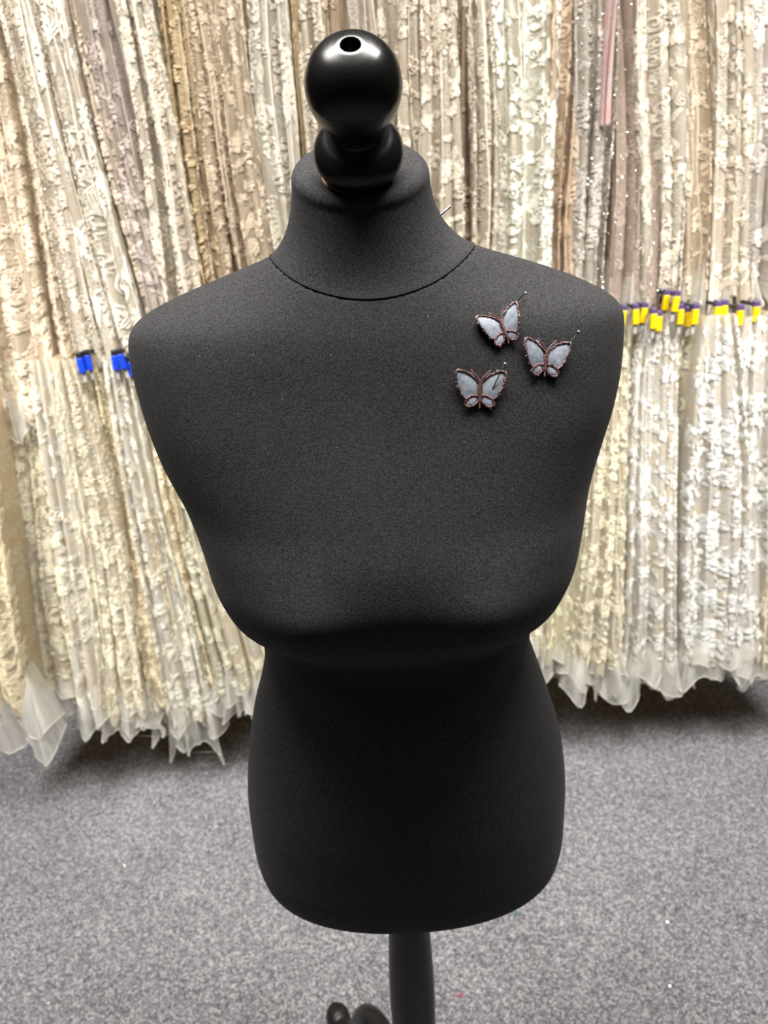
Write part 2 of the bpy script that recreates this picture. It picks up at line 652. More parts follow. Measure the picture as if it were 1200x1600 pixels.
# wooden plug seen in the gap under the finial
plug = [(0.0255, -0.010), (0.0255, 0.0078), (0.0245, 0.0092), (0.004, 0.0094)]
put('wooden_plug', np_mesh('wooden_plug', *lathe(plug, 48, cap_c - capy * 0.0145 - capx * .0025, capn)), MRAWWOOD, form)['label'] = 'raw wood plug showing under the finial'
# finial
FT = R(46)
fax = np.array([-0.01, -math.sin(FT), math.cos(FT)])
fin0 = cap_c + capn * 0.0125 - capy * 0.011
FIN = [(0.004, -0.010), (0.013, -0.010), (0.0150, -0.001), (0.0170, 0.0000), (0.0240, 0.0015), (0.0295, 0.0055), (0.0325, 0.0120), (0.0330, 0.0165), (0.0315, 0.0220),
       (0.0270, 0.0275), (0.0215, 0.0310), (0.0185, 0.0335), (0.0180, 0.0350), (0.0188, 0.0375), (0.0215, 0.0420), (0.0255, 0.0490), (0.0290, 0.0560),
       (0.0315, 0.0640), (0.0323, 0.0710), (0.0315, 0.0780), (0.0290, 0.0850), (0.0245, 0.0915), (0.0190, 0.0962), (0.0130, 0.0990), (0.0085, 0.1003),
       (0.0070, 0.1004), (0.0064, 0.0996), (0.0062, 0.0960), (0.0060, 0.0880), (0.0001, 0.0875)]
fp = np.array(FIN) * np.array([.965, .92])
tt = np.linspace(0, len(fp) - 1, 130)
fprof = np.stack([pchip(np.arange(len(fp)), fp[:, 0], tt), pchip(np.arange(len(fp)), fp[:, 1], tt)], -1)
fme = np_mesh('finial', *lathe(fprof, 80))
fin = bpy.data.objects.new('finial', fme)
fme.materials.append(MW)
COL.objects.link(fin)
fin.parent = form
fin.location = Vector(fin0) - form.location
fin.rotation_mode = 'QUATERNION'
fin.rotation_quaternion = Vector((0, 0, 1)).rotation_difference(Vector(fax))
fin['label'] = 'glossy black turned wooden finial with a hole on top'
# pole, hub, legs
PX = 0.004
POLE = [(0.001, 0.80), (0.020, 0.80), (0.0215, 0.76), (0.0235, 0.715), (0.0262, 0.66), (0.0284, 0.60), (0.0292, 0.54), (0.0285, 0.48), (0.0262, 0.42), (0.0225, 0.37), (0.0195, 0.345),
        (0.0230, 0.335), (0.0290, 0.325), (0.0305, 0.315), (0.0290, 0.305), (0.0230, 0.297), (0.0215, 0.285)]
put('pole', np_mesh('pole', *lathe(POLE, 40, (PX, FORM_Y, 0))), MWS, form)
HUB = [(0.0215, 0.285), (0.034, 0.280), (0.037, 0.262), (0.037, 0.200), (0.034, 0.182), (0.024, 0.172), (0.012, 0.150), (0.016, 0.138), (0.010, 0.126), (0.001, 0.122)]
put('hub', np_mesh('hub', *lathe(HUB, 40, (PX, FORM_Y, 0))), MWS, form)
LEGP = [(0.030, 0.215, .017), (0.070, 0.262, .020), (0.120, 0.285, .022), (0.165, 0.258, .021), (0.198, 0.195, .019), (0.228, 0.125, .017), (0.258, 0.066, .017), (0.285, 0.036, .019),
        (0.308, 0.026, .022), (0.326, 0.027, .0235), (0.340, 0.034, .017), (0.346, 0.040, .004)]
lp = np.array(LEGP)
for ang in (117, 237, 357):
    q = np.linspace(0, len(lp) - 1, 46)
    rr, hz, rd = [pchip(np.arange(len(lp)), lp[:, i], q) for i in range(3)]
    a = R(ang)
    P = np.stack([PX + rr * math.cos(a), FORM_Y + rr * math.sin(a), hz], -1)
    put('leg', np_mesh('leg', *tube(P, rd, 16)), MWS, form)

# ------------------------------------------------------------------ butterflies and pins
UPW = [(-.06, .28), (-.2, .44), (-.36, .56), (-.52, .64), (-.67, .69), (-.82, .71), (-.92, .67), (-.95, .58), (-.92, .44), (-.88, .28), (-.83, .14), (-.78, .02), (-.72, -.1), (-.64, -.22), (-.5, -.36), (-.40, -.27), (-.3, -.22), (-.18, -.19), (-.06, -.19)]
LOW = [(-.06, -.20), (-.18, -.21), (-.3, -.24), (-.42, -.30), (-.5, -.38), (-.56, -.48), (-.53, -.57), (-.44, -.62), (-.34, -.62), (-.24, -.58), (-.14, -.50), (-.06, -.42)]
MWING = NT('grey_organza')
_c = MWING.coord('Object')
_n = MWING.n('ShaderNodeTexNoise', Scale=260.0, Detail=4.0)
MWING.l(_c, _n.inputs['Vector'])
MWING.l(MWING.ramp(_n.outputs[0], [(0.3, lin((138, 146, 160))), (0.7, lin((172, 178, 190)))]), MWING.b.inputs['Base Color'])
MWING.b.inputs['Roughness'].default_value = 0.42
MWING.bump(_n.outputs[0], 0.3, 0.0006)
MWING = MWING.m
MEMB = m_thread('mauve_brown_thread', (122, 88, 86))
MFRAY = plain('white_fray', (215, 215, 222), 0.6)


def butterfly(name, label, px, py, half, rot, seed, lift_right=0.0, squash=1.0):
    rng = random.Random(seed)
    loc, nr = hit(px, py)
    n = np.array(nr.normalized())
    side = np.array(RT) - n * (RT @ n)
    side /= np.linalg.norm(side)
    upv = np.cross(n, side)
    c, s = math.cos(R(rot)), math.sin(R(rot))
    ex, ey = c * side + s * upv, -s * side + c * upv
    O = np.array(loc)
    root = empty(name, tuple(O))
    tag(root, label, 'butterfly', 'embroidered butterfly motifs pinned to the chest')

    def m3(x, y, h=0.0):
        # wings rise a little to their tips; keep above the curved jersey
        k = half * (squash if x > 0 else 1.0)
        P = O + ex * x * k + ey * y * half
        up = 0.0012 + 0.0028 * abs(x) ** 2 + (lift_right * max(0, x) ** 1.5)
        l2, n2, _, _ = BVH.find_nearest(Vector(P))
        return np.array(l2) + np.array(n2) * (up + h)

    for sgn in (1, -1):
        for nm, poly in (('fore_wing', UPW), ('hind_wing', LOW)):
            pts = [(x * sgn * -1, y) for x, y in poly]
            cxm, cym = np.mean(pts, 0)
            ring = [(cxm + (x - cxm) * k, cym + (y - cym) * k) for k in (0.34, 0.67, 1.0) for x, y in pts]
            np_ = len(pts)
            ring[2 * np_:] = [(cxm + (x - cxm) * (q_ := 1 + rng.uniform(.0, .13) * (abs(x) > .12)), cym + (y - cym) * q_) for x, y in pts]
            vt = [m3(cxm, cym, 0.0010)] + [m3(x, y, (.0009 if i_ < np_ else .0008 if i_ < 2 * np_ else .0001) + rng.uniform(-.0001, .0001)) for i_, (x, y) in enumerate(ring)]
            fs = [(0, 1 + j, 1 + (j + 1) % np_) for j in range(np_)]
            for r_ in range(2):
                for j in range(np_):
                    a0, b0 = 1 + r_ * np_ + j, 1 + r_ * np_ + (j + 1) % np_
                    fs.append((a0, a0 + np_, b0 + np_, b0))
            bot = [v - n * 0.0004 for v in vt]
            nv = len(vt)
            fs2 = [tuple(reversed([q + nv for q in f])) for f in fs]
            w_ = put(nm, mesh(nm, vt + bot, fs + fs2), MWING, root)
            # stitched edge: bumpy cord
            cord = []
            for j in range(np_):
                x0, y0 = pts[j]
                x1, y1 = pts[(j + 1) % np_]
                for k in range(5):
                    t = k / 5
                    cord.append((x0 + (x1 - x0) * t, y0 + (y1 - y0) * t))
            P = [m3(x + rng.uniform(-.02, .02), y + rng.uniform(-.02, .02), 0.0005 + rng.uniform(0, .0003)) for x, y in cord]
            rad = [half * (0.033 + (.011 if i_ % 2 else -.009) + rng.uniform(-.008, .010)) for i_ in range(len(P))]
            put('stitched_edge', np_mesh('stitched_edge', *tube(P, rad, 6, True)), MEMB, w_)
            # loose frayed fibres
            fr_ = []
            for _ in range(16 if nm == 'fore_wing' else 10):
                x, y = rng.choice(cord)
                if abs(x) < 0.3 and y > -0.3: continue
                d = rng.uniform(.04, .1)
                a = math.atan2(y, x) + rng.uniform(-1.2, 1.2)
                fr_.append(tube([m3(x, y, .0004), m3(x + d * .5 * math.cos(a), y + d * .5 * math.sin(a), .0009), m3(x + d * math.cos(a + .5), y + d * math.sin(a + .5), .0006)], 0.00016 + half * .003, 4))
            if fr_:
                put('frayed_fibres', np_mesh('frayed_fibres', *join(fr_)), MFRAY, w_)
    P = [m3(rng.uniform(-.012, .012), y, .0012) for y in np.linspace(.30, -.68, 40)]
    put('body', np_mesh('body', *tube(P, [half * (.052 if i < 30 else .035) * (1 + .22 * (-1) ** i) for i in range(40)], 8)), MEMB, root)
    for sg in (-1, 1):
        P = []
        for t in np.linspace(0, 1, 16):
            P.append(m3(sg * (.02 + .36 * t ** 1.25), .28 + .46 * t ** .85, .001))
        put('antenna', np_mesh('antenna', *tube(P, [half * .030 * (1 + .25 * (-1) ** i) for i in range(16)], 6)), MEMB, root)
        sl = [m3(sg * .05, .30), m3(sg * .20, .45), m3(sg * .33, .70), m3(sg * .40, .62), m3(sg * .30, .48)]
        put('organza_sliver', mesh('organza_sliver', sl, [(0, 1, 2), (1, 4, 3, 2)]), MWING, root)
    return root


butterfly('butterfly_applique', 'tilted grey butterfly motif nearest the neck, its wing folded up, on the black chest', 785, 513, 0.0178, 20, 1, 0.004, 0.80)
butterfly('butterfly_applique', 'upright grey butterfly motif nearest the shoulder edge of the black form', 851, 562, 0.0187, -4, 2)
butterfly('butterfly_applique', 'lowest of the three grey butterfly motifs, nearest the middle of the chest', 749, 610, 0.0192, -1, 3)


def pin(label, head, entry, hh, eh=0.001, tip=None, rhead=0.00105):
    l0, n0 = hit(*entry)
    d = ray(*head)
    lh, nh = hit(*head)
    H = CAM + d * ((np.array(lh) - CAM) @ FWD - hh)
    E_ = np.array(l0) + np.array(n0) * eh
    T = E_ + (E_ - H) / np.linalg.norm(E_ - H) * 0.004
    root = empty('dressmaking_pin', tuple(H))
    tag(root, label, 'pin', 'steel pins stuck in the dress form')
    sh = tube([H, (H + E_) / 2, E_, T], [0.0004, 0.0004, 0.0004, 0.0001], 6)
    put('shaft', np_mesh('shaft', *sh), MDSTEEL, root)
    a = (H - E_) / np.linalg.norm(H - E_)
    put('head', np_mesh('head', *lathe([(0.0001, -.0006), (rhead * .8, -.0004), (rhead, .0001), (rhead * .8, .0005), (0.0001, .0007)], 10, H, a)), MFRAY, root)
    if tip:
        A, B_ = [np.array(hit(*t)[0]) + np.array(hit(*t)[1]) * .0012 for t in tip]
        put('point', np_mesh('point', *tube([A, (A + B_) / 2, B_], [.0001, .0004, .0004], 6)), MSTEEL, root)


pin('steel pin through the tilted butterfly nearest the neck', (821, 458), (786, 493), 0.006, 0.004)
pin('steel pin through the butterfly nearest the shoulder edge', (904, 518), (878, 548), 0.006, 0.003)
pin('steel pin through the lowest butterfly, its point showing beside the wing', (789, 568), (769, 606), 0.008, 0.003, ((709, 606), (720, 600)))
# pin in the side of the neck
pn = empty('dressmaking_pin', tuple(at(703, 323, FORM_Y + .012)))
tag(pn, 'steel pin sticking out of the side of the black neck', 'pin', 'steel pins stuck in the dress form')
A, B_ = at(703, 323, FORM_Y + .012), at(672, 350, FORM_Y + .02)
put('shaft', np_mesh('shaft', *tube([A, (A + B_) / 2, B_], [.0010, .0009, .0006], 8)), MFRAY, pn)
put('head', np_mesh('head', *lathe([(0.0001, -.0005), (.0010, -.0003), (.0013, .0003), (0.0001, .0008)], 10, A, A - B_)), MFRAY, pn)

# ------------------------------------------------------------------ lace lengths
# stand-alone 2-D pieces: (s, t, height) in metres, quads


def leaf2d(L, W, x=0., y=0., a=0., h=0.0016, curl=0.0):
    """pointed leaf or petal, 2 x 4 quads, raised midline"""
    ts = np.array([0, .22, .5, .78, 1.0])
    ws = np.array([.12, .75, 1.0, .68, .04]) * W / 2
    pts = []
    for t, w_ in zip(ts, ws):
        for sd, hh in ((-1, .25), (0, 1), (1, .25)):
            pts.append((sd * w_, t * L, h * (hh * (0.4 + 0.6 * math.sin(math.pi * min(t, .96))) + curl * t)))
    P = np.array(pts) * np.array([1, 1, .34])
    c, s_ = math.cos(a), math.sin(a)
    Q = P.copy()
    Q[:, 0] = x + P[:, 0] * c - P[:, 1] * s_
    Q[:, 1] = y + P[:, 0] * s_ + P[:, 1] * c
    return Q, grid_faces(5, 3)


def cord2d(pts, wd, h):
    """raised cord along 2-D points"""
    P = np.asarray(pts, float)
    T = np.gradient(P, axis=0)
    T /= np.linalg.norm(T, axis=1, keepdims=True) + 1e-9
    N = np.stack([-T[:, 1], T[:, 0]], -1)
    rows_ = []
    for k, hh in ((-1, 0.0), (-.5, .8), (.5, .8), (1, 0.0)):
        rows_.append(np.concatenate([P + N * wd / 2 * k, np.full((len(P), 1), h * hh * .6)], 1))
    V = np.stack(rows_, 1).reshape(-1, 3)
    return V, grid_faces(len(P), 4)


def ring_leaf(L, W, x=0., y=0., a=0., h=0.0016, cw=.0022):
    """leaf or petal drawn as a corded outline with a midrib"""
    t = np.linspace(0, 1, 7)
    w_ = W / 2 * np.sin(math.pi * np.clip(t, .02, .98)) ** .8
    P = np.concatenate([np.stack([-w_, t * L], -1), np.stack([w_[::-1], t[::-1] * L], -1)[1:]])
    mid = np.stack([np.zeros(4), np.linspace(0, L * .8, 4)], -1)
    V, F = join([cord2d(P, cw, h), cord2d(mid, cw * .8, h)])
    c, s_ = math.cos(a), math.sin(a)
    Q = V.copy()
    Q[:, 0] = x + V[:, 0] * c - V[:, 1] * s_
    Q[:, 1] = y + V[:, 0] * s_ + V[:, 1] * c
    return Q, F


def petal(rng, *a_, **k_):
    if rng.random() < .62:
        k_.pop('curl', None)
        k_['h'] = .0022
        return ring_leaf(*a_, **k_)
    return leaf2d(*a_, **k_)


def mo_flower(rng, sz):
    solid = rng.random() < .3
    pt = (lambda *a_, **k_: leaf2d(*a_, **k_)) if solid else (lambda *a_, **k_: petal(rng, *a_, **k_))
    n = rng.choice([5, 5, 6, 7])
    a0 = rng.uniform(0, 6)
    out = []
    for i in range(n):
        out.append(pt(sz * .5, sz * .36, a=a0 + i * 2 * math.pi / n, h=sz * .10, curl=.7))
    ring = [(math.cos(t) * sz * .08, math.sin(t) * sz * .08) for t in np.linspace(0, 6.28, 9)]
    out.append(cord2d(ring, sz * .10, sz * .16))
    for _ in range(rng.choice([1, 2])):
        a = rng.uniform(0, 6.28)
        out.append(pt(sz * .55, sz * .24, -math.sin(a) * sz * .42, math.cos(a) * sz * .42, a, h=sz * .07))
    return join(out)


def mo_spray(rng, sz):
    """curving stem with leaves to both sides"""
    k = rng.uniform(-1.2, 1.2)
    ts = np.linspace(0, 1, 14)
    P = np.stack([k * .35 * sz * ts ** 2, sz * ts], -1)
    out = [cord2d(P, sz * .035, sz * .03)]
    for i in range(2, 13):
        ang = -k * .7 * ts[i]
        for sd in (-1, 1):
            if rng.random() < .9:
                out.append(leaf2d(sz * .25 * (1.1 - .5 * ts[i]), sz * .085, P[i, 0], P[i, 1], ang + sd * rng.uniform(.7, 1.0), sz * .03))
    return join(out)


def mo_scroll(rng, sz):
    """spiral of three parallel cords with a leaf"""
    sd = rng.choice([-1, 1])
    out = []
    tt_ = np.linspace(0, 1, 26)
    for q in (1.0, .84, .68):
        r = sz * .5 * q * (1 - .72 * tt_)
        a = tt_ * 2 * math.pi * 1.25
        P = np.stack([sd * r * np.cos(a), r * np.sin(a)], -1)
        tail = np.stack([np.full(6, sd * sz * .5 * q), np.linspace(-sz * .9, -sz * .08, 6)], -1)
        tail[:, 0] -= sd * np.linspace(.30, 0, 6) ** 1.5 * sz
        out.append(cord2d(np.concatenate([tail, P]), sz * .055, sz * .045))
    for i in range(3):
        out.append(leaf2d(sz * .3, sz * .12, sd * sz * (.40 - .12 * i), -sz * (.25 + .2 * i), sd * (.8 + .2 * i), sz * .04))
    return join(out)


def mo_vine(rng, sz):
    ts = np.linspace(-1, 1, 22)
    P = np.stack([.16 * sz * np.sin(ts * math.pi), sz * .8 * ts], -1)
    out = [cord2d(P, sz * .05, sz * .04)]
    for i in range(1, 21, 2):
        sd = 1 if (i // 2) % 2 else -1
        out.append(petal(rng, sz * .32, sz * .17, P[i, 0], P[i, 1], sd * rng.uniform(.7, 1.3), h=sz * .05))
    return join(out)


def mo_edge(rng, sz):
    """little scallop of the lace border"""
    a = np.linspace(0, math.pi, 10)
    P = np.stack([np.sin(a) * sz * .5, -np.cos(a) * sz * .5], -1)
    return join([cord2d(P, sz * .16, sz * .07), cord2d(P * .6, sz * .10, sz * .05), leaf2d(sz * .3, sz * .16, 0.05 * sz, 0, -1.57, sz * .07)])


def mo_petals(rng, sz):
    """loose three-dimensional petals"""
    out = []
    for _ in range(rng.choice([2, 3, 4])):
        a = rng.uniform(0, 6.28)
        out.append(leaf2d(sz * .5, sz * .38, rng.uniform(-.3, .3) * sz, rng.uniform(-.3, .3) * sz, a, sz * .12, 1.2))
    return join(out)


MOTIF = {'flower': mo_flower, 'spray': mo_spray, 'scroll': mo_scroll, 'vine': mo_vine, 'edge': mo_edge, 'petals': mo_petals}
OCT_V = np.array([(1, 0, 0), (-1, 0, 0), (0, 1, 0), (0, -1, 0), (0, 0, 1), (0, 0, -1)], float)
OCT_F = np.array([(0, 2, 4), (2, 1, 4), (1, 3, 4), (3, 0, 4), (2, 0, 5), (1, 2, 5), (3, 1, 5), (0, 3, 5)])

_mats = {}


def fabric_mat(col, sheer, fine, glit):
    k = (col, sheer, fine, glit)
    if k not in _mats:
        _mats[k] = m_fabric('lace_ground', col, sheer, fine, glit)
    return _mats[k]


def thread_mat(col):
    k = ('t', col)
    if k not in _mats:
        _mats[k] = m_thread('lace_thread', col)
    return _mats[k]


def tulle_mat(col, sheer):
    k = ('tulle', col, sheer)
    if k not in _mats:
        _mats[k] = m_tulle('tulle', col, sheer)
    return _mats[k]


class Cloth:
    """a length of cloth folded over its hanger, seen at its folded front edge"""

    def __init__(s, top, bot, wt, wb, seed, pleats=2.5, amp=0.012, depth=0.16, hemvar=0.012, flare=1.3):
        s.fl = flare
        s.top, s.bot, s.wt, s.wb = np.asarray(top, float), np.asarray(bot, float), wt, wb
        r = np.random.RandomState(seed)
        s.ph = r.uniform(0, 6.28, 8)
        s.fq = r.uniform(.7, 1.4, 8)
        s.pl, s.amp, s.depth, s.hv = pleats, amp, depth, hemvar
        s.len = np.linalg.norm(s.bot - s.top)
        s.arc = (wt + wb) / 2 * 1.25 + depth * 1.3

    def P(s, u, v):
        """u across 0..1, v down 0..1"""
        u, v = np.broadcast_arrays(np.asarray(u, float), np.asarray(v, float))
        q = 2 * u - 1
        w_ = s.wt + (s.wb - s.wt) * np.clip(v, 0, 2) ** s.fl
        w_ = w_ * (1 + .10 * np.sin(5.1 * s.fq[5] * v + s.ph[5]))
        fx = np.sin(np.clip(q / .72, -1, 1) * math.pi / 2)
        x = w_ / 2 * fx
        bk_ = np.clip(np.abs(q) - .5, 0, 1) / .5
        y = s.depth * bk_ ** 2.0
        env = np.clip(1.25 - np.abs(q), 0, 1)
        A = s.amp * (.65 + .75 * v) * env
        ph = 2 * math.pi * s.pl * fx / 2
        y = y + A * np.sin(ph + s.ph[0] + .8 * np.sin(2.3 * s.fq[0] * v + s.ph[1])) + .45 * A * np.sin(2.1 * ph + s.ph[2] + 1.5 * v)
        x = x + .35 * A * np.sin(1.7 * ph + s.ph[3] + 2.2 * v) + .007 * np.sin(4.2 * s.fq[4] * v + s.ph[4])
        y = y + .009 * np.sin(5 * s.fq[6] * v + s.ph[6])
        z = -s.hv * v ** 6 * (np.sin(9 * fx + s.ph[7]) + .6 * np.sin(21 * fx + s.ph[3]))
        c = s.top + (s.bot - s.top) * v[..., None]
        return c + np.stack([x, y, z], -1)

    def at(s, u, v, h):
        e = 1e-3
        P0 = s.P(u, v)
        a = s.P(u + e, v) - P0
        b = s.P(u, v + e) - P0
        n = np.cross(a, -b)
        n = np.cross(a, b)
        n /= np.linalg.norm(n, axis=-1, keepdims=True) + 1e-12
        n = np.where((n[..., 1:2] > 0), -n, n)
        return P0 + n * np.asarray(h)[..., None]


def lace_length(label, top, bot, wt, wb, col, style, seed, group, pleats=2.5, amp=.012, depth=.16, sheer=.08, thread=None, dens=1.0,
                size=(.02, .04), beads=0, sequins=0, tulle=0.0, fine=1.0, glit=0.0, hemvar=.012, name='lace_length', tcol=(232, 230, 222), tsheer=.5, vmin=.12, flare=1.3):
    rng = random.Random(seed)
    nr = np.random.RandomState(seed)
    c = Cloth(top, bot, wt, wb, seed, pleats, amp, depth, hemvar, flare)
    root = empty(name, tuple(bot))
    tag(root, label, 'lace fabric', group)
    nu, nv = 64, 70
    U, Vv = np.meshgrid(np.linspace(0, 1, nu), np.linspace(0, 1, nv))
    P = c.P(U, Vv)
    uv = np.stack([U.ravel() * c.arc + seed * .37, Vv.ravel() * c.len + seed * .53], -1)
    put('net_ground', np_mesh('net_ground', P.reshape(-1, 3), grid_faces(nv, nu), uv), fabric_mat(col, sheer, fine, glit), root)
    th_ = thread_mat(thread or tuple(int(v * min(1.04, 241 / max(col))) for v in col))
    front = c.arc * .60
    if style:
        VV, FF, n = [], [], 0
        areaM = max(wt, wb) * c.len
        cover = 0
        tries = 0
        while cover < areaM * dens and tries < 1600:
            tries += 1
            kind = rng.choice(style)
            sz = rng.uniform(*size) * (.45 if kind == 'edge' else .8)
            V2, F2 = MOTIF[kind](rng, sz)
            u0 = .5 + rng.uniform(-.34, .34)
            v0 = rng.uniform(vmin, .985)
            a = rng.uniform(-.5, .5) + (math.pi if rng.random() < .4 else 0)
            x, y = V2[:, 0] * math.cos(a) - V2[:, 1] * math.sin(a), V2[:, 0] * math.sin(a) + V2[:, 1] * math.cos(a)
            u, v = u0 + x / c.arc, v0 + y / c.len
            if v.max() > 1.015: continue
            VV.append(np.stack([u, v, V2[:, 2]], -1))
            FF.append(F2 + n)
            n += len(V2)
            cover += sz * sz * .62
        # long strings of stitches running down the cloth
        for k in range(rng.choice([3, 4, 5])):
            uu = .5 + rng.uniform(-.3, .3)
            tq = np.arange(0, c.len * .97, .0045)
            ph_ = rng.uniform(0, 6)
            Pq = np.stack([.0018 * np.sin(tq * rng.uniform(12, 30) + ph_), tq], -1)
            V2, F2 = cord2d(Pq, .0021, .0024)
            jj = np.repeat(nr.uniform(.35, 1.5, len(tq)), 4)
            V2[:, 2] *= jj
            VV.append(np.stack([uu + V2[:, 0] / c.arc, V2[:, 1] / c.len, V2[:, 2]], -1)); FF.append(F2 + n); n += len(V2)
        # border along one fold
        for k in range(int(c.len / .012)):
            if rng.random() < .55:
                V2, F2 = mo_edge(rng, .014)
                v0 = (k + .5) * .012 / c.len
                if v0 > .98: break
                sd = 1 if seed % 2 else -1
                u, v = .5 + sd * (.27 + .01 * math.sin(v0 * 30)) + sd * V2[:, 0] / c.arc, v0 + V2[:, 1] / c.len
                VV.append(np.stack([u, v, V2[:, 2]], -1)); FF.append(F2 + n); n += len(V2)
        A = np.concatenate(VV)
        o = put('embroidery', np_mesh('embroidery', c.at(A[:, 0], A[:, 1], A[:, 2] + .0012), np.concatenate(FF)), th_, root)
        o['kind'] = 'stuff'
    if beads:
        u, v = .5 + nr.uniform(-.34, .34, beads), nr.uniform(vmin * .6, .99, beads)
        sz = nr.uniform(.0009, .0017, beads)
        C = c.at(u, v, sz)
        V = (C[:, None, :] + OCT_V[None] * sz[:, None, None]).reshape(-1, 3)
        F = (OCT_F[None] + 6 * np.arange(beads)[:, None, None]).reshape(-1, 3)
        o = put('beads', np_mesh('beads', V, F), MBEAD, root)
        o['kind'] = 'stuff'
    if sequins:
        u, v = .5 + nr.uniform(-.34, .34, sequins), nr.uniform(vmin * .6, .99, sequins)
        C = c.at(u, v, np.full(sequins, .0016))
        a = np.linspace(0, 2 * math.pi, 6, endpoint=False)
        nrm = nr.normal(0, .38, (sequins, 3)) + np.array([0, -1.0, .35])
        nrm /= np.linalg.norm(nrm, axis=1, keepdims=True)
        t1 = np.cross(nrm, [0, 0, 1.0])
        t1 /= np.linalg.norm(t1, axis=1, keepdims=True)
        t2 = np.cross(nrm, t1)
        sz = nr.uniform(.0007, .0015, sequins)[:, None, None]
        ring = C[:, None] + sz * (np.cos(a)[None, :, None] * t1[:, None] + np.sin(a)[None, :, None] * t2[:, None])
        V = np.concatenate([C[:, None] - nrm[:, None] * .0003, ring], 1).reshape(-1, 3)
        f1 = np.array([(0, 1 + j, 1 + (j + 1) % 6) for j in range(6)])
        F = (f1[None] + 7 * np.arange(sequins)[:, None, None]).reshape(-1, 3)
        o = put('sequins', np_mesh('sequins', V, F, smooth=False), MSEQ, root)
        o['kind'] = 'stuff'
    if tulle > 0:
        hem_tulle(root, c, tulle, seed, tcol, tsheer)
    return root, c


def hem_tulle(root, c, drop, seed, col, sheer):
    """sheer skirt of bare net below the embroidery, with a pale cut edge"""
    r = np.random.RandomState(seed + 77)
    nl = 2
    for k in range(nl):
        ph = r.uniform(0, 6.28, 6)
        u = np.linspace(.12, .88, 44)
        base = c.P(u, np.full_like(u, .93 - .05 * k))
        rows_ = []
        nt = 9
        wl_ = .5 * (c.wb + .03)
        for j in range(nt):
            t = j / (nt - 1)
            q = 2 * u - 1
            d = drop * (1 - .22 * k) * (1 + .22 * np.sin(5 * q + ph[0]) + .14 * np.sin(12 * q + ph[1]))
            x = base[:, 0] + t * (wl_ * .35 * q + .012 * np.sin(9 * q + ph[2]))
            y = base[:, 1] + .004 + .008 * k + t * (.020 * np.sin(8 * q + ph[3]) + .014 * np.sin(17 * q + ph[4]) - .006)
            z = base[:, 2] - t * (d + .05) + .003 * np.sin(22 * q + ph[5]) * t
            rows_.append(np.stack([x, y, np.maximum(z, .006)], -1))
        A = np.stack(rows_)
        o = put('tulle_hem', np_mesh('tulle_hem', A.reshape(-1, 3), grid_faces(nt, 44)), tulle_mat(col, sheer), root)
        put('cut_edge', np_mesh('cut_edge', *tube(A[-1] + np.array([0, -.0006, 0]), .0011, 5)), tulle_mat(col, .12), o)


def YF(x):
    return 1.50 + 0.03 * (x - 600) / 600


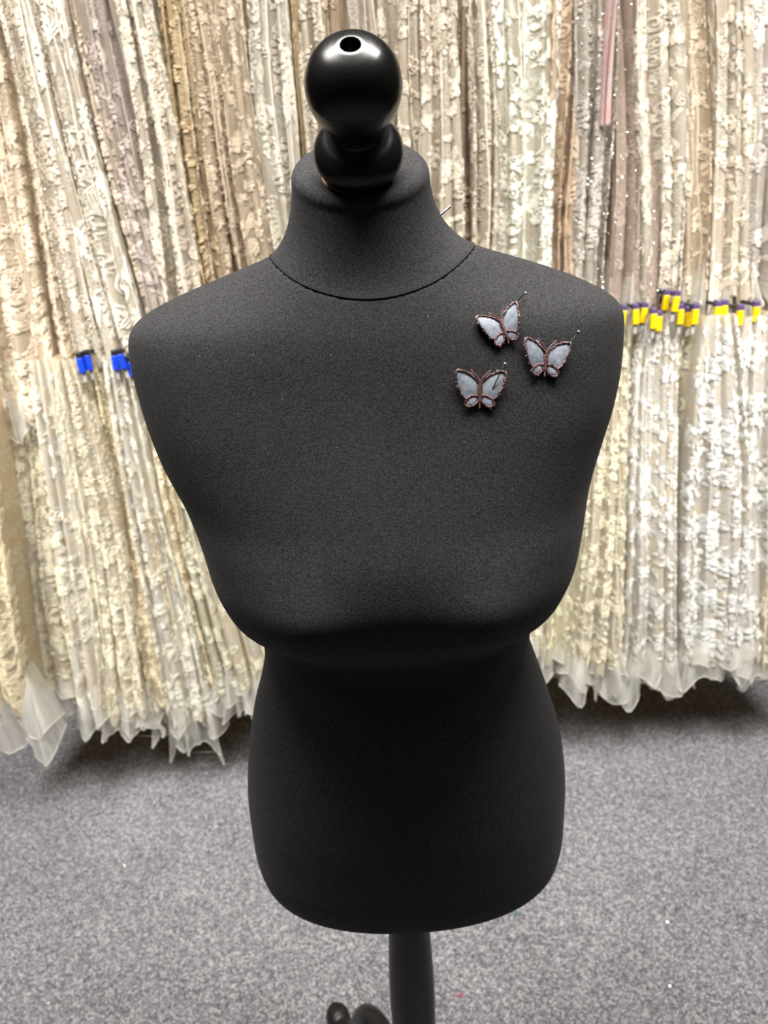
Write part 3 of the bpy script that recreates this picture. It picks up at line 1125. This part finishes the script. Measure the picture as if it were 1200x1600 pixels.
# ---- upper rail: picture x at the top edge, x and y of the hem, width top/hem in picture px
UPG = 'lace lengths hanging from the upper rail'
IV, CR, BE, GR, GO, TA, PE, PK, MA, WH = (236, 221, 198), (230, 210, 180), (216, 192, 160), (216, 202, 188), (214, 186, 138), (190, 158, 112), (222, 192, 162), (248, 216, 212), (206, 182, 166), (236, 231, 220)
F_, S_, C_, V_, E_, P_ = 'flower', 'spray', 'scroll', 'vine', 'edge', 'petals'
UPPER = [
    # label, x0, xh, yh, w0, wh, dy, colour, motifs, options
    ('cream lace length cut off by the picture edge beyond the beaded one', -80, 30, 650, 66, 84, .01, CR, [V_, F_], dict(beads=200, tulle=.06)),
    ('cream beaded lace length at the picture edge, far from the form', -12, 112, 640, 62, 80, .02, CR, [F_, E_], dict(beads=500, tulle=.05)),
    ('sparkling ivory beaded lace length beside a big corded swirl', 30, 158, 585, 56, 66, -.01, IV, [E_, V_], dict(beads=1800, sequins=160)),
    ('ivory lace length with big white corded swirls', 62, 200, 560, 40, 62, -.025, IV, [C_, C_, S_], dict(size=(.035, .06), dens=1.3, thread=(229, 223, 210))),
    ('cream vine lace length next to a dark brown gap', 106, 225, 515, 36, 44, .0, CR, [V_, F_, V_], dict(dens=1.2)),
    ('greyish lace length with small scrolls and flower sprigs', 136, 244, 500, 34, 40, -.012, GR, [C_, F_, F_], dict(dens=.8)),
    ('plain grey crinkled tulle length between two embroidered ones', 168, 262, 480, 40, 34, .01, GR, [E_], dict(dens=.15, fine=1.6)),
    ('cream lace length with curled cord spirals', 204, 290, 470, 38, 58, -.015, IV, [C_, V_, F_], dict(dens=1.2)),
    ('lilac grey plain length left of the golden folds', 232, 312, 440, 22, 30, .012, (206, 194, 190), [E_], dict(dens=.12)),
    ('golden beige length with deep narrow folds', 262, 340, 430, 36, 44, .0, GO, [E_, V_], dict(dens=.4, amp=.02, pleats=3.2, size=(.012, .024))),
    ('warm beige fringed length beside the golden folds', 296, 372, 440, 34, 58, -.014, BE, [V_, E_], dict(dens=.8, size=(.012, .028))),
    ('cream lace length with feathery leaves and roses', 342, 412, 430, 46, 50, -.02, CR, [S_, F_, S_], dict(dens=1.4)),
    ('narrow tan length behind the feathery leaf lace', 380, 432, 430, 22, 26, .02, TA, [E_], dict(dens=.2)),
    ('white corded lace length left of the finial', 418, 462, 450, 42, 50, -.01, (234, 224, 206), [C_, V_], dict(dens=1.0, size=(.03, .055))),
    ('narrow golden tan length just left of the finial', 452, 490, 450, 22, 24, .015, GO, [E_], dict(dens=.15)),
    ('ivory length with bead strings partly behind the finial', 480, 515, 450, 36, 40, .0, IV, [V_], dict(dens=.9, beads=500, sequins=60)),
    ('beige length hidden mostly behind the finial', 522, 552, 450, 44, 44, .01, BE, [F_], dict(dens=.6)),
    ('pale grey sheer length behind the finial', 575, 598, 450, 52, 50, .0, GR, [E_], dict(dens=.2, sheer=.15)),
    ('ivory sheer length with sparse beads just right of the finial', 628, 646, 450, 56, 56, -.005, IV, [F_], dict(dens=.45, sequins=50)),
    ('ivory flowered net length above the neck pin', 676, 692, 450, 46, 60, -.015, IV, [F_, P_, F_], dict(dens=1.0)),
    ('shaded beige length with a tulle fold right of the neck pin', 716, 730, 455, 30, 40, .02, BE, [F_, V_], dict(dens=.5)),
    ('narrow ivory ribbed length above the sloping shoulder', 752, 752, 455, 26, 36, -.012, IV, [V_, E_], dict(dens=.9, size=(.012, .022))),
    ('cream length with bright raised leaves and blossoms', 816, 812, 460, 92, 86, -.02, (236, 228, 204), [P_, F_, S_], dict(dens=1.3, thread=(234, 231, 217), size=(.02, .045))),
    ('peach tan lace length with corded leaf outlines', 886, 880, 465, 40, 44, .0, PE, [C_, S_], dict(dens=1.0, thread=(217, 195, 168))),
    ('silver sequined length beside the pink strip', 925, 920, 470, 40, 58, -.022, (218, 208, 194), [S_, V_], dict(dens=.9, sequins=900)),
    ('mauve beige glitter tulle length beside the pink strip', 984, 985, 468, 56, 66, -.004, MA, [E_], dict(dens=.12, sequins=260, glit=.16, tulle=.07, tsheer=.6)),
    ('ivory embroidered length right of the mauve glitter tulle', 1038, 1030, 465, 56, 60, -.016, (232, 220, 198), [F_, S_, C_], dict(dens=1.1)),
    ('cream lace length with dark gaps, second from the edge of the rack', 1090, 1084, 468, 56, 60, .0, CR, [S_, F_, E_], dict(dens=1.0, tulle=.07, tsheer=.6)),
    ('ivory length with upright leaf sprays', 1144, 1138, 468, 48, 56, -.018, IV, [S_, S_, F_], dict(dens=1.2, tulle=.06, tsheer=.6)),
    ('ivory length cut by the picture edge beyond the feather motif', 1262, 1258, 470, 64, 74, .0, IV, [S_, F_], dict(dens=.7, tulle=.05)),
    ('whitish lilac length ending in a white feather motif', 1196, 1188, 462, 62, 70, -.006, (228, 218, 208), [S_, F_], dict(dens=.9, beads=250, size=(.03, .055))),
]
ZTOP = 2.02
for i, (lab, x0, xh, yh, w0, wh, dy, col, sty, kw) in enumerate(UPPER):
    Y = YF(x0) + dy
    a, b = at(x0, 0, Y), at(xh, yh + (22 if 200 < x0 < 400 else 6 if x0 > 400 else 0), Y)
    k = (ZTOP - b[2]) / (a[2] - b[2])
    top = b + (a - b) * k
    top[1] = b[1] = Y
    px = Y * 1.0 / FPX * 1.02
    lu = sum(col) / 3
    sat = .78 if col != PK else 1.0
    col = tuple(int((lu + (v - lu) * sat) * (.95 if col != PK else 1)) for v in col)
    lace_length(lab, top, b, w0 * px * 1.12, wh * px * 1.12, col, sty, 11 + i, UPG, vmin=.18, **kw)
# short pink strip
a, b = at(957, 0, 1.47), at(950, 195, 1.47)
top = b + (a - b) * ((ZTOP - b[2]) / (a[2] - b[2]))
r_, _ = lace_length('short pink strip ending high above the other lengths', top, b, .015, .018, PK, [], 90, UPG, pleats=1.2, amp=.006, sheer=.12, hemvar=.002, depth=.09, name='ribbon_strip')

# ---- lower rail
LOG = 'lace lengths hanging from the lower rail'
LWH, LIV, LCR = (243, 235, 217), (240, 228, 203), (234, 216, 184)
LOWER = [
    # label, x top, y top, x hem, y hem, w top, w hem, Y, colour, motifs, options
    ('near cream lace skirt at the picture edge with scalloped hem', -78, 700, -6, 1110, 62, 92, 1.36, LCR, [F_, V_, E_], dict(dens=1.8, tulle=.13, hemvar=.02, tsheer=.45)),
    ('ivory lace length beside the gap showing tan wall', 30, 610, 110, 1090, 50, 70, 1.47, LIV, [F_, V_, C_], dict(dens=1.2, tulle=.06)),
    ('smooth white tulle length with faint flowers, left stack', 72, 600, 152, 1110, 36, 50, 1.455, LWH, [E_, F_], dict(dens=.45, tulle=.08)),
    ('ivory beaded lace length under the blue clips', 108, 590, 196, 1120, 36, 60, 1.445, LIV, [V_, E_], dict(dens=1.0, beads=1500, tulle=.06)),
    ('cream bead-strung length with fine dark folds', 142, 590, 232, 1110, 34, 52, 1.47, LCR, [V_, F_], dict(dens=1.1, beads=700, tulle=.05)),
    ('peach beige length between two white ones, left stack', 166, 590, 262, 1130, 26, 44, 1.49, (224, 200, 168), [F_, E_], dict(dens=.6, tulle=.06)),
    ('white flowered length with a long pointed tulle tail', 192, 600, 292, 1130, 36, 50, 1.455, LWH, [F_, S_], dict(dens=1.0, sequins=60, tulle=.12)),
    ('cream pleated length with bead rows by the form', 222, 610, 320, 1080, 34, 50, 1.475, LCR, [V_, E_], dict(dens=.9, beads=600, tulle=.04)),
    ('greenish ivory sheer length touching the form outline', 252, 640, 352, 1090, 36, 54, 1.48, (224, 220, 198), [S_, F_], dict(dens=.7, tulle=.05, sheer=.15)),
    ('ivory corded length mostly hidden behind the bust', 300, 640, 396, 1080, 50, 60, 1.465, LIV, [C_, S_], dict(dens=.9, tulle=.10)),
    ('plain ivory length hidden behind the form waist', 380, 600, 470, 1080, 60, 70, 1.50, LIV, [F_], dict(dens=.4)),
    ('plain cream length hidden behind the form front', 480, 600, 560, 1080, 70, 80, 1.50, LCR, [F_], dict(dens=.3)),
    ('ivory length hidden behind the form ribs', 600, 600, 650, 1080, 70, 80, 1.50, LIV, [F_], dict(dens=.3)),
    ('cream length hidden behind the form side', 720, 600, 740, 1070, 70, 80, 1.50, LCR, [F_], dict(dens=.4)),
    ('ivory length with a thin tulle tail along the form waist', 850, 560, 838, 1020, 70, 66, 1.49, LIV, [F_, S_], dict(dens=.7, tulle=.09, sheer=.12)),
    ('pale yellow ivory length beside the form arm', 912, 560, 890, 1030, 52, 64, 1.48, (236, 228, 196), [P_, S_], dict(dens=.8, tulle=.07)),
    ('ivory length with a column of small white petals', 958, 510, 934, 1050, 44, 62, 1.465, LIV, [P_, F_], dict(dens=1.1, tulle=.08)),
    ('yellowish cream sheer length between petal columns', 996, 510, 970, 1040, 36, 56, 1.49, (232, 222, 192), [S_, E_], dict(dens=.6, tulle=.07, sheer=.15)),
    ('white length with raised roses under the yellow clips', 1034, 505, 1014, 1050, 44, 70, 1.455, LWH, [P_, F_, S_], dict(dens=1.1, tulle=.08, thread=(233, 231, 223))),
    ('ivory net length with pale yellow leaf sprays', 1076, 505, 1062, 1040, 44, 70, 1.48, LIV, [S_, F_], dict(dens=.9, tulle=.07)),
    ('white length crowded with large soft petals', 1124, 500, 1114, 1040, 52, 84, 1.44, LWH, [P_, P_, F_], dict(dens=1.4, tulle=.06, thread=(234, 233, 227), size=(.03, .055))),
    ('white petal lace length at the rack edge', 1186, 495, 1186, 1030, 62, 90, 1.45, (240, 234, 222), [P_, F_, S_], dict(dens=1.3, tulle=.07, thread=(234, 231, 223), size=(.03, .055))),
    ('cream lace length cut by the picture edge beside white petals', 1240, 490, 1250, 1040, 60, 90, 1.46, LIV, [S_, F_], dict(dens=.9, tulle=.06)),
]
tops = []
for i, (lab, x0, y0, xh, yh, w0, wh, Y, col, sty, kw) in enumerate(LOWER):
    a, b = at(x0, y0 - (0 if x0 < 400 else 4) + 9 * math.sin(i * 2.7), Y), at(xh, yh, Y + .02)
    if a[2] < 1.225:
        a = b + (a - b) * ((1.235 - b[2]) / (a[2] - b[2]))
    if b[2] < .12: b[2] = .12
    px = Y / FPX * 1.08
    lace_length(lab, a, b, w0 * px * .85, wh * px * 1.45, col, sty, 51 + i, LOG, vmin=.02, pleats=3.1, amp=.0075, flare=.5, **kw)
    tops.append(a)

# ---- rails and clip hangers
MYEL = plain('yellow_plastic', (236, 200, 20), 0.35)
MBLU = plain('blue_plastic', (22, 66, 210), 0.35)
MPUR = plain('purple_plastic', (84, 66, 110), 0.4)
MBLK = plain('black_plastic', (30, 30, 34), 0.4)
MCLR = plain('grey_plastic', (176, 172, 168), 0.3)
for nm, z, Y, lab in (('clothes_rail', 2.10, 1.72, 'upper chrome rail carrying the lace lengths'), ('clothes_rail', 1.36, 1.72, 'lower chrome rail behind the clip hangers')):
    o = put(nm, np_mesh(nm, *tube([(-1.9, Y, z), (0, Y, z), (1.9, Y, z)], .0125, 16)), MRAIL)
    tag(o, lab, 'rail', 'rails of the lace rack')


def clip_hanger(label, group, x, Y, z, grip, top, seed):
    """hanger hung across the rail: bar runs to the back, its near clip faces out"""
    rng = random.Random(seed)
    root = empty('clip_hanger', (x, Y, z))
    tag(root, label, 'hanger', group)
    tl = rng.uniform(-.12, .12)
    me = bevel_box((0, 0, -.006), (.0125, .010, .030), .0016)
    o = put('clip_grip', me, grip, root); o.matrix_parent_inverse = Matrix.Identity(4); o.rotation_euler = (0, tl, 0)
    me = bevel_box((0, .002, .0135), (.012, .012, .013), .0018)
    o = put('clip_spring_cap', me, top, root); o.matrix_parent_inverse = Matrix.Identity(4); o.rotation_euler = (0, tl, 0)
    me = bevel_box((0, .004, -.028), (.007, .007, .026), .0012)
    o = put('clip_jaw', me, MCLR, root); o.matrix_parent_inverse = Matrix.Identity(4); o.rotation_euler = (0, tl, 0)
    bar = np_mesh('bar', *tube([(x, Y + .008, z + .012), (x, Y + .1, z + .010), (x, Y + .25, z + .014), (x, Y + .40, z + .010)], .004, 8))
    put('bar', bar, MBLK, root)
    hk = [(x, 1.72, z + .014)] + [(x, 1.72 + .022 * math.sin(t) , 1.36 + .0 - .022 * math.cos(t)) for t in np.linspace(.2, 4.6, 14)]
    put('hook', np_mesh('hook', *tube(hk, .0018, 6)), MRAIL, root)
    return root


YG, BG = 'yellow clip hangers below the upper lace', 'blue clip hangers below the upper lace'
ORD = 'first second third fourth fifth sixth seventh eighth ninth tenth eleventh twelfth thirteenth fourteenth'.split()
for i, (x, y) in enumerate([(973, 492), (993, 490), (1006, 488), (1021, 497), (1029, 501), (1041, 468), (1056, 470), (1063, 490), (1075, 494), (1086, 490), (1121, 486), (1131, 484), (1156, 492), (1181, 486)]):
    p = at(x, y, 1.435 + .012 * (i % 3))
    clip_hanger('clip hanger with yellow grip and purple cap, %s from the black shoulder' % ORD[i], YG, p[0], p[1], p[2], MYEL, MPUR, i)
for i, (x, y) in enumerate([(126, 566), (137, 562), (180, 562), (190, 560), (203, 572)]):
    p = at(x, y, 1.415 + .01 * (i % 3))
    clip_hanger('clip hanger with bright blue grip, %s from the picture edge under the cream lace' % ORD[i], BG, p[0], p[1], p[2], MBLU, MBLK, 40 + i)

# ------------------------------------------------------------------ small things on the carpet
rs = np.random.RandomState(5)
n = 260
C = np.stack([rs.uniform(-1.1, 1.0, n), rs.uniform(.75, 1.75, n), np.full(n, .004)], -1)
sz = rs.uniform(.0006, .0013, n)
a = np.linspace(0, 2 * math.pi, 5, endpoint=False)
nrm = rs.normal(0, .45, (n, 3)) + np.array([0, -.25, 1.0])
nrm /= np.linalg.norm(nrm, axis=1, keepdims=True)
t1 = np.cross(nrm, [0, 1.0, 0]); t1 /= np.linalg.norm(t1, axis=1, keepdims=True)
t2 = np.cross(nrm, t1)
V = (C[:, None] + sz[:, None, None] * (np.cos(a)[None, :, None] * t1[:, None] + np.sin(a)[None, :, None] * t2[:, None])).reshape(-1, 3)
o = put('glitter_specks', np_mesh('glitter_specks', V, np.arange(n * 5).reshape(n, 5)[:, [0, 1, 2, 3]], smooth=False), MSEQ)
tag(o, 'tiny fallen glitter specks on the grey carpet', 'glitter', None, 'stuff')


def scrap(px, py, col, lab, pts):
    p = CAM + ray(px, py) * (CH / -ray(px, py)[2])
    P = [np.array([p[0] + x, p[1] + y, .004 + z]) for x, y, z in pts]
    o = put('thread_scrap', np_mesh('thread_scrap', *tube(P, [.0012, .0022, .002, .001], 6)), plain('scrap_thread', col, .7))
    tag(o, lab, 'thread', 'thread scraps on the carpet')


scrap(719, 1558, (214, 70, 120), 'small pink thread scrap on the carpet beside the pole', [(-.004, 0, 0), (0, .002, .001), (.003, 0, .001), (.004, -.004, 0)])
scrap(806, 1428, (40, 130, 110), 'small green thread scrap on the carpet by the form hem', [(0, -.006, 0), (.001, -.001, .001), (0, .003, .001), (.002, .007, 0)])
